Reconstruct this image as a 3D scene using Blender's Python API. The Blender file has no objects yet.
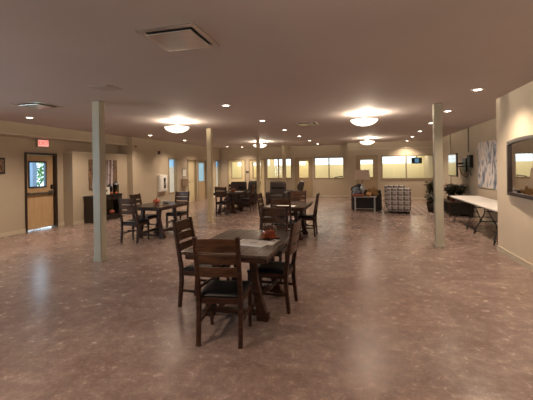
import bpy, bmesh, math, random
from mathutils import Vector, Matrix
random.seed(7)
R = math.radians
PI = math.pi
sc = bpy.context.scene
COL = sc.collection

# ------------------------------------------------------------------ camera
YAW, RHO, EYE = R(14.8), .0148, 1.6
cam_d = bpy.data.cameras.new('camera')
cam = bpy.data.objects.new('camera', cam_d); COL.objects.link(cam)
cam_d.sensor_fit = 'HORIZONTAL'; cam_d.sensor_width = 36; cam_d.lens = 355/533*36
cam_d.shift_y = -31.3/533; cam_d.clip_end = 200
Xw = Vector((math.cos(YAW), math.sin(YAW), 0)); Zw = Vector((0, 0, 1)); Fw = Vector((-math.sin(YAW), math.cos(YAW), 0))
cx = Xw*math.cos(RHO) - Zw*math.sin(RHO); cy = Xw*math.sin(RHO) + Zw*math.cos(RHO); cz = -Fw
m = Matrix((cx, cy, cz)).transposed().to_4x4(); m.translation = (0, 0, EYE)
cam.matrix_world = m
sc.camera = cam

# ------------------------------------------------------------------ view, world, large lights
sc.view_settings.view_transform = 'Standard'; sc.view_settings.look = 'None'
sc.view_settings.gamma = 1; sc.view_settings.use_curve_mapping = False
sc.view_settings.exposure = 0.12
W = bpy.data.worlds.new('world'); sc.world = W; W.use_nodes = True
wn = W.node_tree.nodes; wl = W.node_tree.links
bg = wn['Background']; bg.inputs[0].default_value = (.62, .82, 1, 1); bg.inputs[1].default_value = 5.5

SPOT_W, BOWL_W, DAY_W, CORR_W = 182, 115, 215, 42
WARM = (1, .80, .60)

def lamp(kind, name, loc, energy, color, parent=None, rot=(0, 0, 0), **k):
    l = bpy.data.lights.new(name, kind); l.energy = energy; l.color = color
    for a, v in k.items(): setattr(l, a, v)
    o = bpy.data.objects.new(name, l); COL.objects.link(o); o.location = loc; o.rotation_euler = rot
    if parent: o.parent = parent
    return o
# added area lamp for cool daylight, outside the unseen left window
lamp('AREA', 'window_daylight', (-8.85, 1.2, 1.5), DAY_W*.7, (.78, .88, 1), rot=(R(90), 0, R(-90)), shape='RECTANGLE', size=4.6, size_y=1.5)
for x in (-6.6, -3.4, -.4, 2.2):
    lamp('AREA', 'corridor_lamp', (x, 20.75, 2.6), CORR_W, (1, .88, .62), shape='RECTANGLE', size=2.2, size_y=.5)

# ------------------------------------------------------------------ materials
MATS = {}
def nd(nt, t, **k):
    n = nt.nodes.new(t)
    for a, v in k.items():
        if a.startswith('i_'):
            key = a[2:]; key = int(key) if key.isdigit() else key.replace('_', ' ')
            n.inputs[key].default_value = v
        else: setattr(n, a, v)
    return n
def mat(name, color=(.5, .5, .5), rough=.6, metal=0, spec=.5, var=0, scale=6, color2=None, stretch=(1, 1, 1), bump=0, emit=None, estr=0, coat=0, detail=5):
    if name in MATS: return MATS[name]
    M = bpy.data.materials.new(name); M.use_nodes = True; nt = M.node_tree; b = nt.nodes['Principled BSDF']
    b.inputs['Base Color'].default_value = (*color, 1); b.inputs['Roughness'].default_value = rough
    b.inputs['Metallic'].default_value = metal; b.inputs['Specular IOR Level'].default_value = spec
    b.inputs['Coat Weight'].default_value = coat; b.inputs['Coat Roughness'].default_value = .15
    if emit: b.inputs['Emission Color'].default_value = (*emit, 1); b.inputs['Emission Strength'].default_value = estr
    tc = nd(nt, 'ShaderNodeTexCoord'); mp = nd(nt, 'ShaderNodeMapping'); mp.inputs['Scale'].default_value = stretch
    nt.links.new(tc.outputs['Object'], mp.inputs[0])
    no = nd(nt, 'ShaderNodeTexNoise', i_Scale=scale, i_Detail=detail); nt.links.new(mp.outputs[0], no.inputs['Vector'])
    c2 = color2 or tuple(c*(1-var) for c in color)
    rp = nd(nt, 'ShaderNodeValToRGB'); e = rp.color_ramp.elements
    e[0].position = .35; e[1].position = .65; e[0].color = (*c2, 1); e[1].color = (*color, 1)
    nt.links.new(no.outputs[0], rp.inputs[0]); nt.links.new(rp.outputs[0], b.inputs['Base Color'])
    if bump:
        bp = nd(nt, 'ShaderNodeBump', i_Strength=bump, i_Distance=.01); nt.links.new(no.outputs[0], bp.inputs['Height']); nt.links.new(bp.outputs[0], b.inputs['Normal'])
    MATS[name] = M; return M

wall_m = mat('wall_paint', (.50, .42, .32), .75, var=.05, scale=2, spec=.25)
wall_lamplit = mat('wall_paint_pale', (.72, .61, .47), .75, var=.05, scale=2, spec=.25)  # near right walls: missing lamp light put into a paler colour
ceil_m = mat('ceiling_paint', (.50, .43, .41), .8, var=.04, scale=1.2, spec=.2)
trim_m = mat('trim_paint', (.60, .53, .41), .55, var=.04)
frame_m = mat('window_frame_paint', (.36, .29, .19), .5, var=.06)
post_m = mat('post_paint', (.42, .385, .30), .5, var=.06, scale=3)
wood = mat('espresso_wood', (.060, .022, .010), .42, color2=(.022, .008, .005), scale=4, stretch=(1.5, 1.5, 9), spec=.3)
slat_w = mat('slat_wood', (.105, .044, .019), .33, color2=(.035, .013, .006), scale=4, stretch=(1.5, 9, 9), spec=.4)  # lighter than the chair frame, warm highlight put into the slat colour
top_w = mat('tabletop_wood', (.085, .052, .038), .26, color2=(.040, .023, .017), scale=4, stretch=(12, 1.2, 2), spec=.6)
leather = mat('black_leather', (.005, .005, .007), .40, var=.3, scale=30, bump=.12, spec=.22)
rec_lea = mat('recliner_leather', (.045, .030, .026), .42, var=.35, scale=12, bump=.15)
black = mat('black_paint', (.012, .010, .010), .5, var=.2)
dkmet = mat('dark_metal', (.03, .03, .032), .4, metal=.6, var=.2)
chrome = mat('brushed_metal', (.55, .55, .55), .3, metal=1, var=.1)
white_m = mat('white_enamel', (.78, .77, .74), .45, var=.03)
doorw = mat('door_veneer', (.58, .40, .225), .5, color2=(.52, .345, .185), scale=3, stretch=(4, 4, .8))
cream_d = mat('cream_door_paint', (.70, .60, .38), .5, var=.04)
brown_d = mat('tan_door_paint', (.42, .31, .19), .5, var=.04)
dkbrown = mat('door_frame_brown', (.035, .018, .012), .45, var=.2)
plastic_w = mat('folding_table_plastic', (.74, .71, .68), .45, var=.05, scale=20)
orange = mat('pumpkin_orange', (.62, .13, .03), .45, var=.3, scale=10)
redleaf = mat('autumn_red', (.72, .13, .03), .55, var=.4, scale=14)
green_l = mat('plant_leaf', (.045, .085, .03), .5, color2=(.015, .03, .012), scale=8)
dkleaf = mat('dark_plant_leaf', (.035, .045, .025), .5, color2=(.012, .016, .010), scale=8)
pot_m = mat('brown_pot', (.16, .055, .03), .5, var=.2)
soil = mat('potting_soil', (.03, .02, .015), .9, var=.3, scale=20)
paper = mat('paper', (.84, .80, .78), .8, var=.05)
shade_m = mat('lamp_shade_fabric', (.62, .50, .40), .8, var=.05)
bluegrey = mat('blue_grey_fabric', (.24, .28, .34), .8, var=.3, scale=18)
rust = mat('rust_fabric', (.30, .08, .04), .8, var=.3, scale=18)
tan_f = mat('tan_straw', (.45, .27, .11), .8, var=.4, scale=25)
vent_m = mat('vent_metal', (.62, .58, .56), .22, metal=.75, var=.04)
glow_w = mat('lamp_lens', (.9, .9, .85), .4, emit=(1, .90, .74), estr=14)
glow_b = mat('frosted_bowl_glass', (.9, .88, .8), .4, emit=(1, .90, .72), estr=2.2)
mirror_m = mat('mirror_silver', (.85, .85, .85), .02, metal=1)
for n_ in MATS['mirror_silver'].node_tree.nodes:
    if n_.type == 'VALTORGB': n_.color_ramp.elements[0].color = (.85, .85, .85, 1)
screen_m = mat('screen_glass', (.015, .017, .022), .06, spec=1.0, coat=1)
grass = mat('outdoor_lawn', (.42, .46, .30), .9, var=.3, scale=2)
conc = mat('outdoor_concrete', (.75, .74, .70), .8, var=.06)
leafout = mat('outdoor_leaf', (.16, .30, .09), .6, color2=(.06, .14, .04), scale=4)
bark = mat('outdoor_bark', (.12, .08, .05), .9, var=.3)

def glassmat(name, tint, gl=.1, rough=.0):
    M = bpy.data.materials.new(name); M.use_nodes = True; nt = M.node_tree; nt.nodes.clear()
    o = nd(nt, 'ShaderNodeOutputMaterial'); mx = nd(nt, 'ShaderNodeMixShader'); t = nd(nt, 'ShaderNodeBsdfTransparent'); g = nd(nt, 'ShaderNodeBsdfGlossy')
    t.inputs[0].default_value = (*tint, 1); g.inputs['Roughness'].default_value = rough
    lw = nd(nt, 'ShaderNodeLayerWeight'); lw.inputs[0].default_value = .5
    pw = nd(nt, 'ShaderNodeMath', operation='POWER'); pw.inputs[1].default_value = 5; ma = nd(nt, 'ShaderNodeMath', operation='MULTIPLY_ADD'); ma.inputs[1].default_value = .9; ma.inputs[2].default_value = .03
    nt.links.new(lw.outputs['Facing'], pw.inputs[0]); nt.links.new(pw.outputs[0], ma.inputs[0])
    nt.links.new(ma.outputs[0], mx.inputs[0]); nt.links.new(t.outputs[0], mx.inputs[1]); nt.links.new(g.outputs[0], mx.inputs[2]); nt.links.new(mx.outputs[0], o.inputs[0])
    return M
glass = glassmat('clear_glass', (.96, .98, .97)); glass_b = glassmat('blue_tinted_glass', (.45, .72, .90)); glass_y = glassmat('warm_glass', (.95, .93, .86))

def floor_mat():
    M = bpy.data.materials.new('mottled_vinyl'); M.use_nodes = True; nt = M.node_tree; b = nt.nodes['Principled BSDF']; L = nt.links
    tc = nd(nt, 'ShaderNodeTexCoord')
    n1 = nd(nt, 'ShaderNodeTexNoise', i_Scale=1.7, i_Detail=4, i_Roughness=.6); n2 = nd(nt, 'ShaderNodeTexNoise', i_Scale=8, i_Detail=8, i_Roughness=.75, i_Distortion=.2)
    n3 = nd(nt, 'ShaderNodeTexNoise', i_Scale=34, i_Detail=4, i_Roughness=.75)
    for n in (n1, n2, n3): L.new(tc.outputs['Object'], n.inputs['Vector'])
    r1 = nd(nt, 'ShaderNodeValToRGB'); e = r1.color_ramp.elements; e[0].position = .38; e[1].position = .62
    e[0].color = (.215, .148, .128, 1); e[1].color = (.290, .214, .190, 1)
    L.new(n1.outputs[0], r1.inputs[0])
    r2 = nd(nt, 'ShaderNodeValToRGB'); e = r2.color_ramp.elements; e[0].position = .42; e[1].position = .60; e[0].color = (.48, .42, .40, 1); e[1].color = (1.32, 1.30, 1.30, 1)
    L.new(n2.outputs[0], r2.inputs[0])
    mu = nd(nt, 'ShaderNodeMix', data_type='RGBA', blend_type='MULTIPLY'); mu.inputs[0].default_value = .42
    L.new(r1.outputs[0], mu.inputs[6]); L.new(r2.outputs[0], mu.inputs[7])
    r3 = nd(nt, 'ShaderNodeValToRGB'); e = r3.color_ramp.elements; e[0].position = .56; e[1].position = .70; e[0].color = (0, 0, 0, 1); e[1].color = (.55, .55, .55, 1)
    L.new(n3.outputs[0], r3.inputs[0])
    mx = nd(nt, 'ShaderNodeMix', data_type='RGBA'); L.new(r3.outputs[0], mx.inputs[0]); L.new(mu.outputs[2], mx.inputs[6]); mx.inputs[7].default_value = (.50, .42, .39, 1)
    # square tiles with faintly different tone
    br = nd(nt, 'ShaderNodeTexBrick', i_Scale=1.0); br.offset = 0; br.inputs['Brick Width'].default_value = .92; br.inputs['Row Height'].default_value = .92; br.inputs['Mortar Size'].default_value = .004
    br.inputs['Color1'].default_value = (.90, .90, .90, 1); br.inputs['Color2'].default_value = (1.06, 1.04, 1.02, 1); br.inputs['Mortar'].default_value = (.84, .84, .84, 1)
    L.new(tc.outputs['Object'], br.inputs['Vector'])
    m2 = nd(nt, 'ShaderNodeMix', data_type='RGBA', blend_type='MULTIPLY'); m2.inputs[0].default_value = 1
    L.new(mx.outputs[2], m2.inputs[6]); L.new(br.outputs[0], m2.inputs[7]); L.new(m2.outputs[2], b.inputs['Base Color'])
    rr = nd(nt, 'ShaderNodeMapRange'); rr.inputs['To Min'].default_value = .17; rr.inputs['To Max'].default_value = .34; L.new(n2.outputs[0], rr.inputs[0]); L.new(rr.outputs[0], b.inputs['Roughness'])
    b.inputs['Specular IOR Level'].default_value = .5
    bp = nd(nt, 'ShaderNodeBump', i_Strength=.03, i_Distance=.003); L.new(n2.outputs[0], bp.inputs['Height']); L.new(bp.outputs[0], b.inputs['Normal'])
    return M

def stripes(nt, sep_out, freq, lo, phase=0.0):
    a = nd(nt, 'ShaderNodeMath', operation='MULTIPLY_ADD'); a.inputs[1].default_value = freq; a.inputs[2].default_value = phase; nt.links.new(sep_out, a.inputs[0])
    f = nd(nt, 'ShaderNodeMath', operation='FRACT'); nt.links.new(a.outputs[0], f.inputs[0])
    g = nd(nt, 'ShaderNodeMath', operation='GREATER_THAN'); g.inputs[1].default_value = lo; nt.links.new(f.outputs[0], g.inputs[0]); return g.outputs[0]
def plaid_mat(name, base, c1, c2, fx=5.2, fz=6.0, axes='XZ'):
    M = bpy.data.materials.new(name); M.use_nodes = True; nt = M.node_tree; b = nt.nodes['Principled BSDF']; L = nt.links
    tc = nd(nt, 'ShaderNodeTexCoord'); sp = nd(nt, 'ShaderNodeSeparateXYZ'); L.new(tc.outputs['Object'], sp.inputs[0])
    col = None
    def mix(fac, prev, c, k):
        mm = nd(nt, 'ShaderNodeMix', data_type='RGBA'); mu = nd(nt, 'ShaderNodeMath', operation='MULTIPLY'); mu.inputs[1].default_value = k
        L.new(fac, mu.inputs[0]); L.new(mu.outputs[0], mm.inputs[0]); mm.inputs[7].default_value = (*c, 1)
        if prev is None: mm.inputs[6].default_value = (*base, 1)
        else: L.new(prev, mm.inputs[6])
        return mm.outputs[2]
    a, z = sp.outputs[axes[0]], sp.outputs[axes[1]]
    col = mix(stripes(nt, a, fx, .6), None, c1, .75)
    col = mix(stripes(nt, z, fz, .6), col, c1, .7)
    col = mix(stripes(nt, a, fx, .86, .3), col, c2, .7)
    col = mix(stripes(nt, z, fz, .84, .3), col, c2, .8)
    L.new(col, b.inputs['Base Color']); b.inputs['Roughness'].default_value = .9
    return M
plaid = plaid_mat('plaid_upholstery', (.34, .31, .30), (.05, .035, .038), (.52, .47, .44))
plaid_y = plaid_mat('plaid_upholstery_side', (.34, .31, .30), (.075, .055, .055), (.60, .56, .52), axes='YZ')
rug_m = plaid_mat('plaid_rug', (.24, .17, .14), (.07, .04, .036), (.42, .34, .29), 4.5, 4.0, 'XY')

def art_mat(name, stops, scale, stretch, dist=1.5, detail=6):
    M = bpy.data.materials.new(name); M.use_nodes = True; nt = M.node_tree; b = nt.nodes['Principled BSDF']; L = nt.links
    tc = nd(nt, 'ShaderNodeTexCoord'); mp = nd(nt, 'ShaderNodeMapping'); mp.inputs['Scale'].default_value = stretch; L.new(tc.outputs['Object'], mp.inputs[0])
    no = nd(nt, 'ShaderNodeTexNoise', i_Scale=scale, i_Detail=detail, i_Distortion=dist); L.new(mp.outputs[0], no.inputs['Vector'])
    rp = nd(nt, 'ShaderNodeValToRGB'); cr = rp.color_ramp
    cr.elements[0].position = stops[0][0]; cr.elements[0].color = (*stops[0][1], 1); cr.elements[1].position = stops[-1][0]; cr.elements[1].color = (*stops[-1][1], 1)
    for p, c in stops[1:-1]: el = cr.elements.new(p); el.color = (*c, 1)
    L.new(no.outputs[0], rp.inputs[0]); L.new(rp.outputs[0], b.inputs['Base Color']); b.inputs['Roughness'].default_value = .6
    return M
abstract = art_mat('abstract_painting', [(.34, (.10, .11, .17)), (.44, (.30, .33, .40)), (.50, (.62, .58, .58)), (.60, (.70, .62, .56)), (.72, (.52, .40, .40))], 2.2, (1, 1.6, 1.0))
forest = art_mat('forest_backdrop', [(.32, (.030, .016, .012)), (.45, (.10, .05, .03)), (.54, (.30, .19, .10)), (.64, (.08, .05, .04)), (.75, (.42, .36, .40))], 13, (1, 1.3, 1.0))
bark_w = art_mat('painted_birch_bark', [(.35, (.20, .17, .19)), (.5, (.50, .46, .54)), (.7, (.62, .58, .66))], 6, (1, 1, 4))

def block_mat():
    M = bpy.data.materials.new('glass_block_daylight'); M.use_nodes = True; nt = M.node_tree; b = nt.nodes['Principled BSDF']; L = nt.links
    tc = nd(nt, 'ShaderNodeTexCoord'); sp = nd(nt, 'ShaderNodeSeparateXYZ'); cb = nd(nt, 'ShaderNodeCombineXYZ'); L.new(tc.outputs['Object'], sp.inputs[0]); L.new(sp.outputs[0], cb.inputs[0]); L.new(sp.outputs[2], cb.inputs[1])
    br = nd(nt, 'ShaderNodeTexBrick', i_Scale=1.0); br.offset = 0
    for k, v in (('Brick Width', .2), ('Row Height', .2), ('Mortar Size', .026), ('Color1', (1, 1, 1, 1)), ('Color2', (.88, .94, 1, 1)), ('Mortar', (.48, .46, .44, 1))): br.inputs[k].default_value = v
    L.new(cb.outputs[0], br.inputs['Vector']); mu = nd(nt, 'ShaderNodeMix', data_type='RGBA', blend_type='MULTIPLY'); mu.inputs[0].default_value = 1; mu.inputs[7].default_value = (.66, .83, 1, 1)
    L.new(br.outputs[0], mu.inputs[6]); L.new(mu.outputs[2], b.inputs['Emission Color']); b.inputs['Emission Strength'].default_value = 1.55
    b.inputs['Base Color'].default_value = (.5, .55, .6, 1); b.inputs['Roughness'].default_value = .2
    return M
block = block_mat()

# ------------------------------------------------------------------ mesh helpers
class MB:
    def __init__(s): s.bm = bmesh.new()
    def box(s, c, size, rot=None):
        M = Matrix.Translation(c)
        if rot: M = M @ (Matrix.Rotation(rot[2], 4, 'Z') @ Matrix.Rotation(rot[1], 4, 'Y') @ Matrix.Rotation(rot[0], 4, 'X'))
        bmesh.ops.create_cube(s.bm, size=1, matrix=M @ Matrix.Diagonal((*size, 1))); return s
    def bb(s, x0, x1, y0, y1, z0, z1): return s.box(((x0+x1)/2, (y0+y1)/2, (z0+z1)/2), (abs(x1-x0), abs(y1-y0), abs(z1-z0)))
    def sweep(s, pts, w, d, sx=(1, 0, 0)):
        # rectangular section along a mostly vertical path; w, d may be lists
        sx = Vector(sx); rings = []
        n = len(pts)
        for i, p in enumerate(pts):
            p = Vector(p); t = (Vector(pts[min(i+1, n-1)]) - Vector(pts[max(i-1, 0)])).normalized()
            a = (sx - t*sx.dot(t)).normalized(); b = t.cross(a)
            wi = w[i] if isinstance(w, (list, tuple)) else w; di = d[i] if isinstance(d, (list, tuple)) else d
            rings.append([s.bm.verts.new(p + a*(u*wi/2) + b*(v*di/2)) for u, v in ((-1, -1), (1, -1), (1, 1), (-1, 1))])
        for i in range(n-1):
            for k in range(4): s.bm.faces.new((rings[i][k], rings[i][(k+1) % 4], rings[i+1][(k+1) % 4], rings[i+1][k]))
        s.bm.faces.new(rings[0][::-1]); s.bm.faces.new(rings[-1]); return s
    def tube(s, pts, r, seg=8):
        pts = [Vector(p) for p in pts]; rings = []; n = len(pts); a = None
        for i, p in enumerate(pts):
            t = (pts[min(i+1, n-1)] - pts[max(i-1, 0)]).normalized()
            if a is None: a = t.orthogonal().normalized()
            a = (a - t*a.dot(t)).normalized(); b = t.cross(a); ri = r[i] if isinstance(r, (list, tuple)) else r
            rings.append([s.bm.verts.new(p + (a*math.cos(2*PI*k/seg) + b*math.sin(2*PI*k/seg))*ri) for k in range(seg)])
        for i in range(n-1):
            for k in range(seg): s.bm.faces.new((rings[i][k], rings[i][(k+1) % seg], rings[i+1][(k+1) % seg], rings[i+1][k]))
        s.bm.faces.new(rings[0][::-1]); s.bm.faces.new(rings[-1]); return s
    def lathe(s, prof, c=(0, 0, 0), seg=24, cap=True):
        c = Vector(c); rings = []
        for r, z in prof: rings.append([s.bm.verts.new(c + Vector((r*math.cos(2*PI*k/seg), r*math.sin(2*PI*k/seg), z))) for k in range(seg)])
        for i in range(len(prof)-1):
            for k in range(seg): s.bm.faces.new((rings[i][k], rings[i][(k+1) % seg], rings[i+1][(k+1) % seg], rings[i+1][k]))
        if cap: s.bm.faces.new(rings[0][::-1]); s.bm.faces.new(rings[-1])
        return s
    def leaf(s, p, d, up, L, w):
        p = Vector(p); d = Vector(d).normalized(); sd = d.cross(Vector(up)).normalized(); n = sd.cross(d)
        a = s.bm.verts.new(p); b = s.bm.verts.new(p + d*L*.5 + sd*w*.5 + n*L*.06); c = s.bm.verts.new(p + d*L - n*L*.08); e = s.bm.verts.new(p + d*L*.5 - sd*w*.5 + n*L*.06)
        s.bm.faces.new((a, b, c, e)); return s
    def build(s, name, material, parent=None, loc=(0, 0, 0), rz=0, bevel=0, smooth=False, sub=0, seg=2):
        bmesh.ops.recalc_face_normals(s.bm, faces=s.bm.faces[:])
        me = bpy.data.meshes.new(name); s.bm.to_mesh(me); s.bm.free(); me.materials.append(material)
        o = bpy.data.objects.new(name, me); COL.objects.link(o); o.location = loc; o.rotation_euler = (0, 0, rz)
        if parent: o.parent = parent
        if smooth or bevel or sub:
            for p in me.polygons: p.use_smooth = bool(smooth or sub)
        if bevel:
            b = o.modifiers.new('bevel', 'BEVEL'); b.width = bevel; b.segments = seg; b.limit_method = 'ANGLE'; b.angle_limit = R(40)
        if sub:
            b = o.modifiers.new('sub', 'SUBSURF'); b.levels = sub; b.render_levels = sub
        return o
def thing(name, label, cat, loc=(0, 0, 0), rz=0, group=None):
    o = bpy.data.objects.new(name, None); COL.objects.link(o); o.location = loc; o.rotation_euler = (0, 0, rz)
    return tag(o, label, cat, group)
def tag(o, label, cat, group=None):
    o['label'] = label; o['category'] = cat
    if group: o['group'] = group
    return o
def struct(o): o['kind'] = 'structure'; return o
def dup(root, loc, rz, label, group=None):
    def cp(o, par):
        c = o.copy(); COL.objects.link(c); c.parent = par
        for ch in [k for k in COL.objects if k.parent == o]: cp(ch, c)
        return c
    r = cp(root, None); r.location = loc; r.rotation_euler = (0, 0, rz); r['label'] = label
    if group: r['group'] = group
    return r
def wall(name, axis, p0, p1, a0, a1, z0, z1, material, holes=()):
    # axis 'x': plane of constant x between p0..p1, running along y from a0 to a1
    mb = MB(); A = sorted({a0, a1, *[h[0] for h in holes], *[h[1] for h in holes]}); Z = sorted({z0, z1, *[h[2] for h in holes], *[h[3] for h in holes]})
    for i in range(len(A)-1):
        run = None
        for j in range(len(Z)-1):
            ca, cz_ = (A[i]+A[i+1])/2, (Z[j]+Z[j+1])/2
            if any(h[0] < ca < h[1] and h[2] < cz_ < h[3] for h in holes): continue
            if axis == 'x': mb.bb(p0, p1, A[i], A[i+1], Z[j], Z[j+1])
            else: mb.bb(A[i], A[i+1], p0, p1, Z[j], Z[j+1])
    return struct(mb.build(name, material))

# ------------------------------------------------------------------ room shell
H = 2.84
LX, FX, SX, WBX = -8.62, -8.28, -8.22, -8.05      # door wall, furred panel, soffit face, far left wall
NX, RX = 2.48, 3.45                               # near right wall, far right wall
BY, BY2 = 19.7, 18.5                              # far wall (left part, right part)
JOG = -.62
f = MB().bb(-9.2, 4.0, -3.4, 22.2, -.12, 0).build('floor', floor_mat()); struct(f)
c = MB().bb(-9.2, 4.0, -3.4, 22.2, H, H+.12).build('ceiling', ceil_m); struct(c)
wall('wall_left', 'x', LX-.14, LX, -3.2, 11.3, 0, H, wall_m, [(7.47, 8.50, 0, 2.13), (-1.1, 3.5, .8, 2.2)])
struct(MB().bb(LX, FX, 8.74, 11.3, 0, 2.16).build('wall_left_panelled', wall_m))
struct(MB().bb(LX, FX+.015, 8.74, 11.3, 2.16, 2.20).build('trim_1', trim_m))
struct(MB().bb(LX, SX, -3.2, 11.3, 2.55, H).build('wall_left_soffit', wall_m))
struct(MB().bb(LX, SX+.02, -3.2, 11.3, 2.53, 2.555).build('trim_2', trim_m))
D2 = (15.62, 16.50, 0, 2.08); D3 = (16.74, 17.76, 0, 2.08); S1 = (13.85, 14.50, .61, 2.08); S2 = (19.0, 19.6, .62, 2.08)
wall('wall_left_far', 'x', LX, WBX, 11.3, BY+.12, 0, H, wall_m, [S1, D2, D3, S2])
wall('wall_right_near', 'x', NX, NX+.15, -3.2, 7.55, 0, H, wall_lamplit)
struct(MB().bb(NX+.15, RX+.15, 7.40, 7.55, 0, H).build('wall_right_return', wall_lamplit))
wall('wall_right', 'x', RX, RX+.15, 7.55, 21.7, 0, H, wall_m)
wall('wall_rear', 'y', -3.2, -3.05, LX-.14, NX+.15, 0, H, wall_m)
# far wall: (x0, x1, z0, z1) openings
backL = [(-7.33, -6.70, 1.08, 2.02), (-6.02, -5.52, 1.08, 1.98), (-5.17, -3.77, 1.06, 2.14), (-3.32, -2.78, 1.06, 2.00), (-2.43, -.89, 1.04, 2.14)]
backR = [(0.0, .62, 1.10, 1.98), (1.06, 3.36, 1.04, 2.12)]
wall('wall_back_left', 'y', BY, BY+.12, WBX, JOG+.12, 0, H, wall_m, backL)
wall('wall_back_right', 'y', BY2, BY2+.12, JOG, RX, 0, H, wall_m, backR)
struct(MB().bb(JOG, JOG+.12, BY2+.12, BY, 0, H).build('wall_back_return', wall_m))
struct(MB().bb(JOG, RX, BY2-.04, BY2, 2.50, 2.53).build('trim_3', trim_m))
cor_m = mat('corridor_paint', (.85, .78, .56), .7, var=.04)
wall('wall_corridor', 'y', 21.55, 21.7, -8.1, RX+.15, 0, H, cor_m, [(-7.6, -5.5, 1.78, 2.32), (-5.2, -3.2, 1.78, 2.32), (-2.9, -.6, 1.78, 2.32), (-.2, .85, 1.78, 2.32), (1.15, 3.0, 1.78, 2.32)])
struct(MB().bb(-8.24, -8.1, BY+.12, 21.7, 0, H).build('wall_corridor_left', cor_m))
wn_ = 0
def window(name_label=None): pass
n_win = 1
for (x0, x1) in ((-7.6, -5.5), (-5.2, -3.2), (-2.9, -.6), (-.2, .85), (1.15, 3.0)):
    w = struct(MB().bb(x0, x1, 21.58, 21.66, 1.78, 2.32).build('window_%d' % n_win, block)); n_win += 1

def casing(mb, axis, p, a0, a1, z0, z1, w=.06, t=.03, depth=.14, bottom=True):
    # frame around an opening on plane p (room side at p, facing -axis for 'y', +x for 'x')
    s = -1 if axis == 'y' else 1
    q0, q1 = p + s*t, p - s*depth
    def B(u0, u1, v0, v1):
        if axis == 'y': mb.bb(u0, u1, q0, q1, v0, v1)
        else: mb.bb(q0, q1, u0, u1, v0, v1)
    e = .008
    B(a0-w, a0+e, z0-(w if bottom else 0), z1+w); B(a1-e, a1+w, z0-(w if bottom else 0), z1+w); B(a0+e, a1-e, z1-e, z1+w)
    if bottom: B(a0+e, a1-e, z0-w, z0+e)
    return mb
def relite(x0, x1, z0, z1, p, mull=(), g=glass):
    global n_win
    mb = casing(MB(), 'y', p, x0, x1, z0, z1, w=.05, depth=.12)
    for mx_ in mull: mb.bb(mx_-.03, mx_+.03, p-.02, p+.10, z0, z1)
    w = struct(mb.build('window_%d' % n_win, frame_m)); n_win += 1
    edges = [x0, *mull, x1]
    for i in range(len(edges)-1): MB().bb(edges[i], edges[i+1], p+.05, p+.058, z0, z1).build('pane', g, w)
    return w
relite(-5.17, -3.77, 1.06, 2.14, BY, (-4.50, -4.10))
relite(-2.43, -.89, 1.04, 2.14, BY, (-1.66,))
relite(1.06, 3.36, 1.04, 2.12, BY2, (2.17,))
n_door = 1
def back_door(x0, x1, zt, wx0, wx1, wz0, wz1, p, leafm, g, hx):
    """interior door set in the far wall: casing, leaf with window opening, pane, handle"""
    global n_door
    d = struct(casing(MB(), 'y', p, x0, x1, 0, zt, w=.06, depth=-.0, bottom=False).build('door_%d' % n_door, frame_m)); n_door += 1
    lf = MB()
    for a in ((x0, wx0, .01, zt), (wx1, x1, .01, zt), (wx0, wx1, .01, wz0), (wx0, wx1, wz1, zt)): lf.bb(a[0], a[1], p-.015, p+.0, a[2], a[3])
    l = lf.build('door_leaf', leafm, d)
    fr = casing(MB(), 'y', p-.015, wx0, wx1, wz0, wz1, w=.03, t=.01, depth=.10).build('window_frame', frame_m, l)
    MB().bb(wx0, wx1, p+.04, p+.048, wz0, wz1).build('pane', g, l)
    MB().tube([(hx, p-.02, 1.0), (hx, p-.06, 1.0), (hx+.10, p-.06, 1.0)], .01).build('handle', chrome, l)
    return d
back_door(-7.52, -6.52, 2.12, -7.33, -6.70, 1.08, 2.02, BY, cream_d, glass, -7.45)
back_door(-6.20, -5.34, 2.10, -6.02, -5.52, 1.08, 1.98, BY, cream_d, glass_y, -6.14)
back_door(-3.48, -2.62, 2.12, -3.32, -2.78, 1.06, 2.00, BY, brown_d, glass_y, -3.42)
back_door(-.14, .78, 2.14, 0.0, .62, 1.10, 1.98, BY2, brown_d, glass, -.08)
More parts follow.
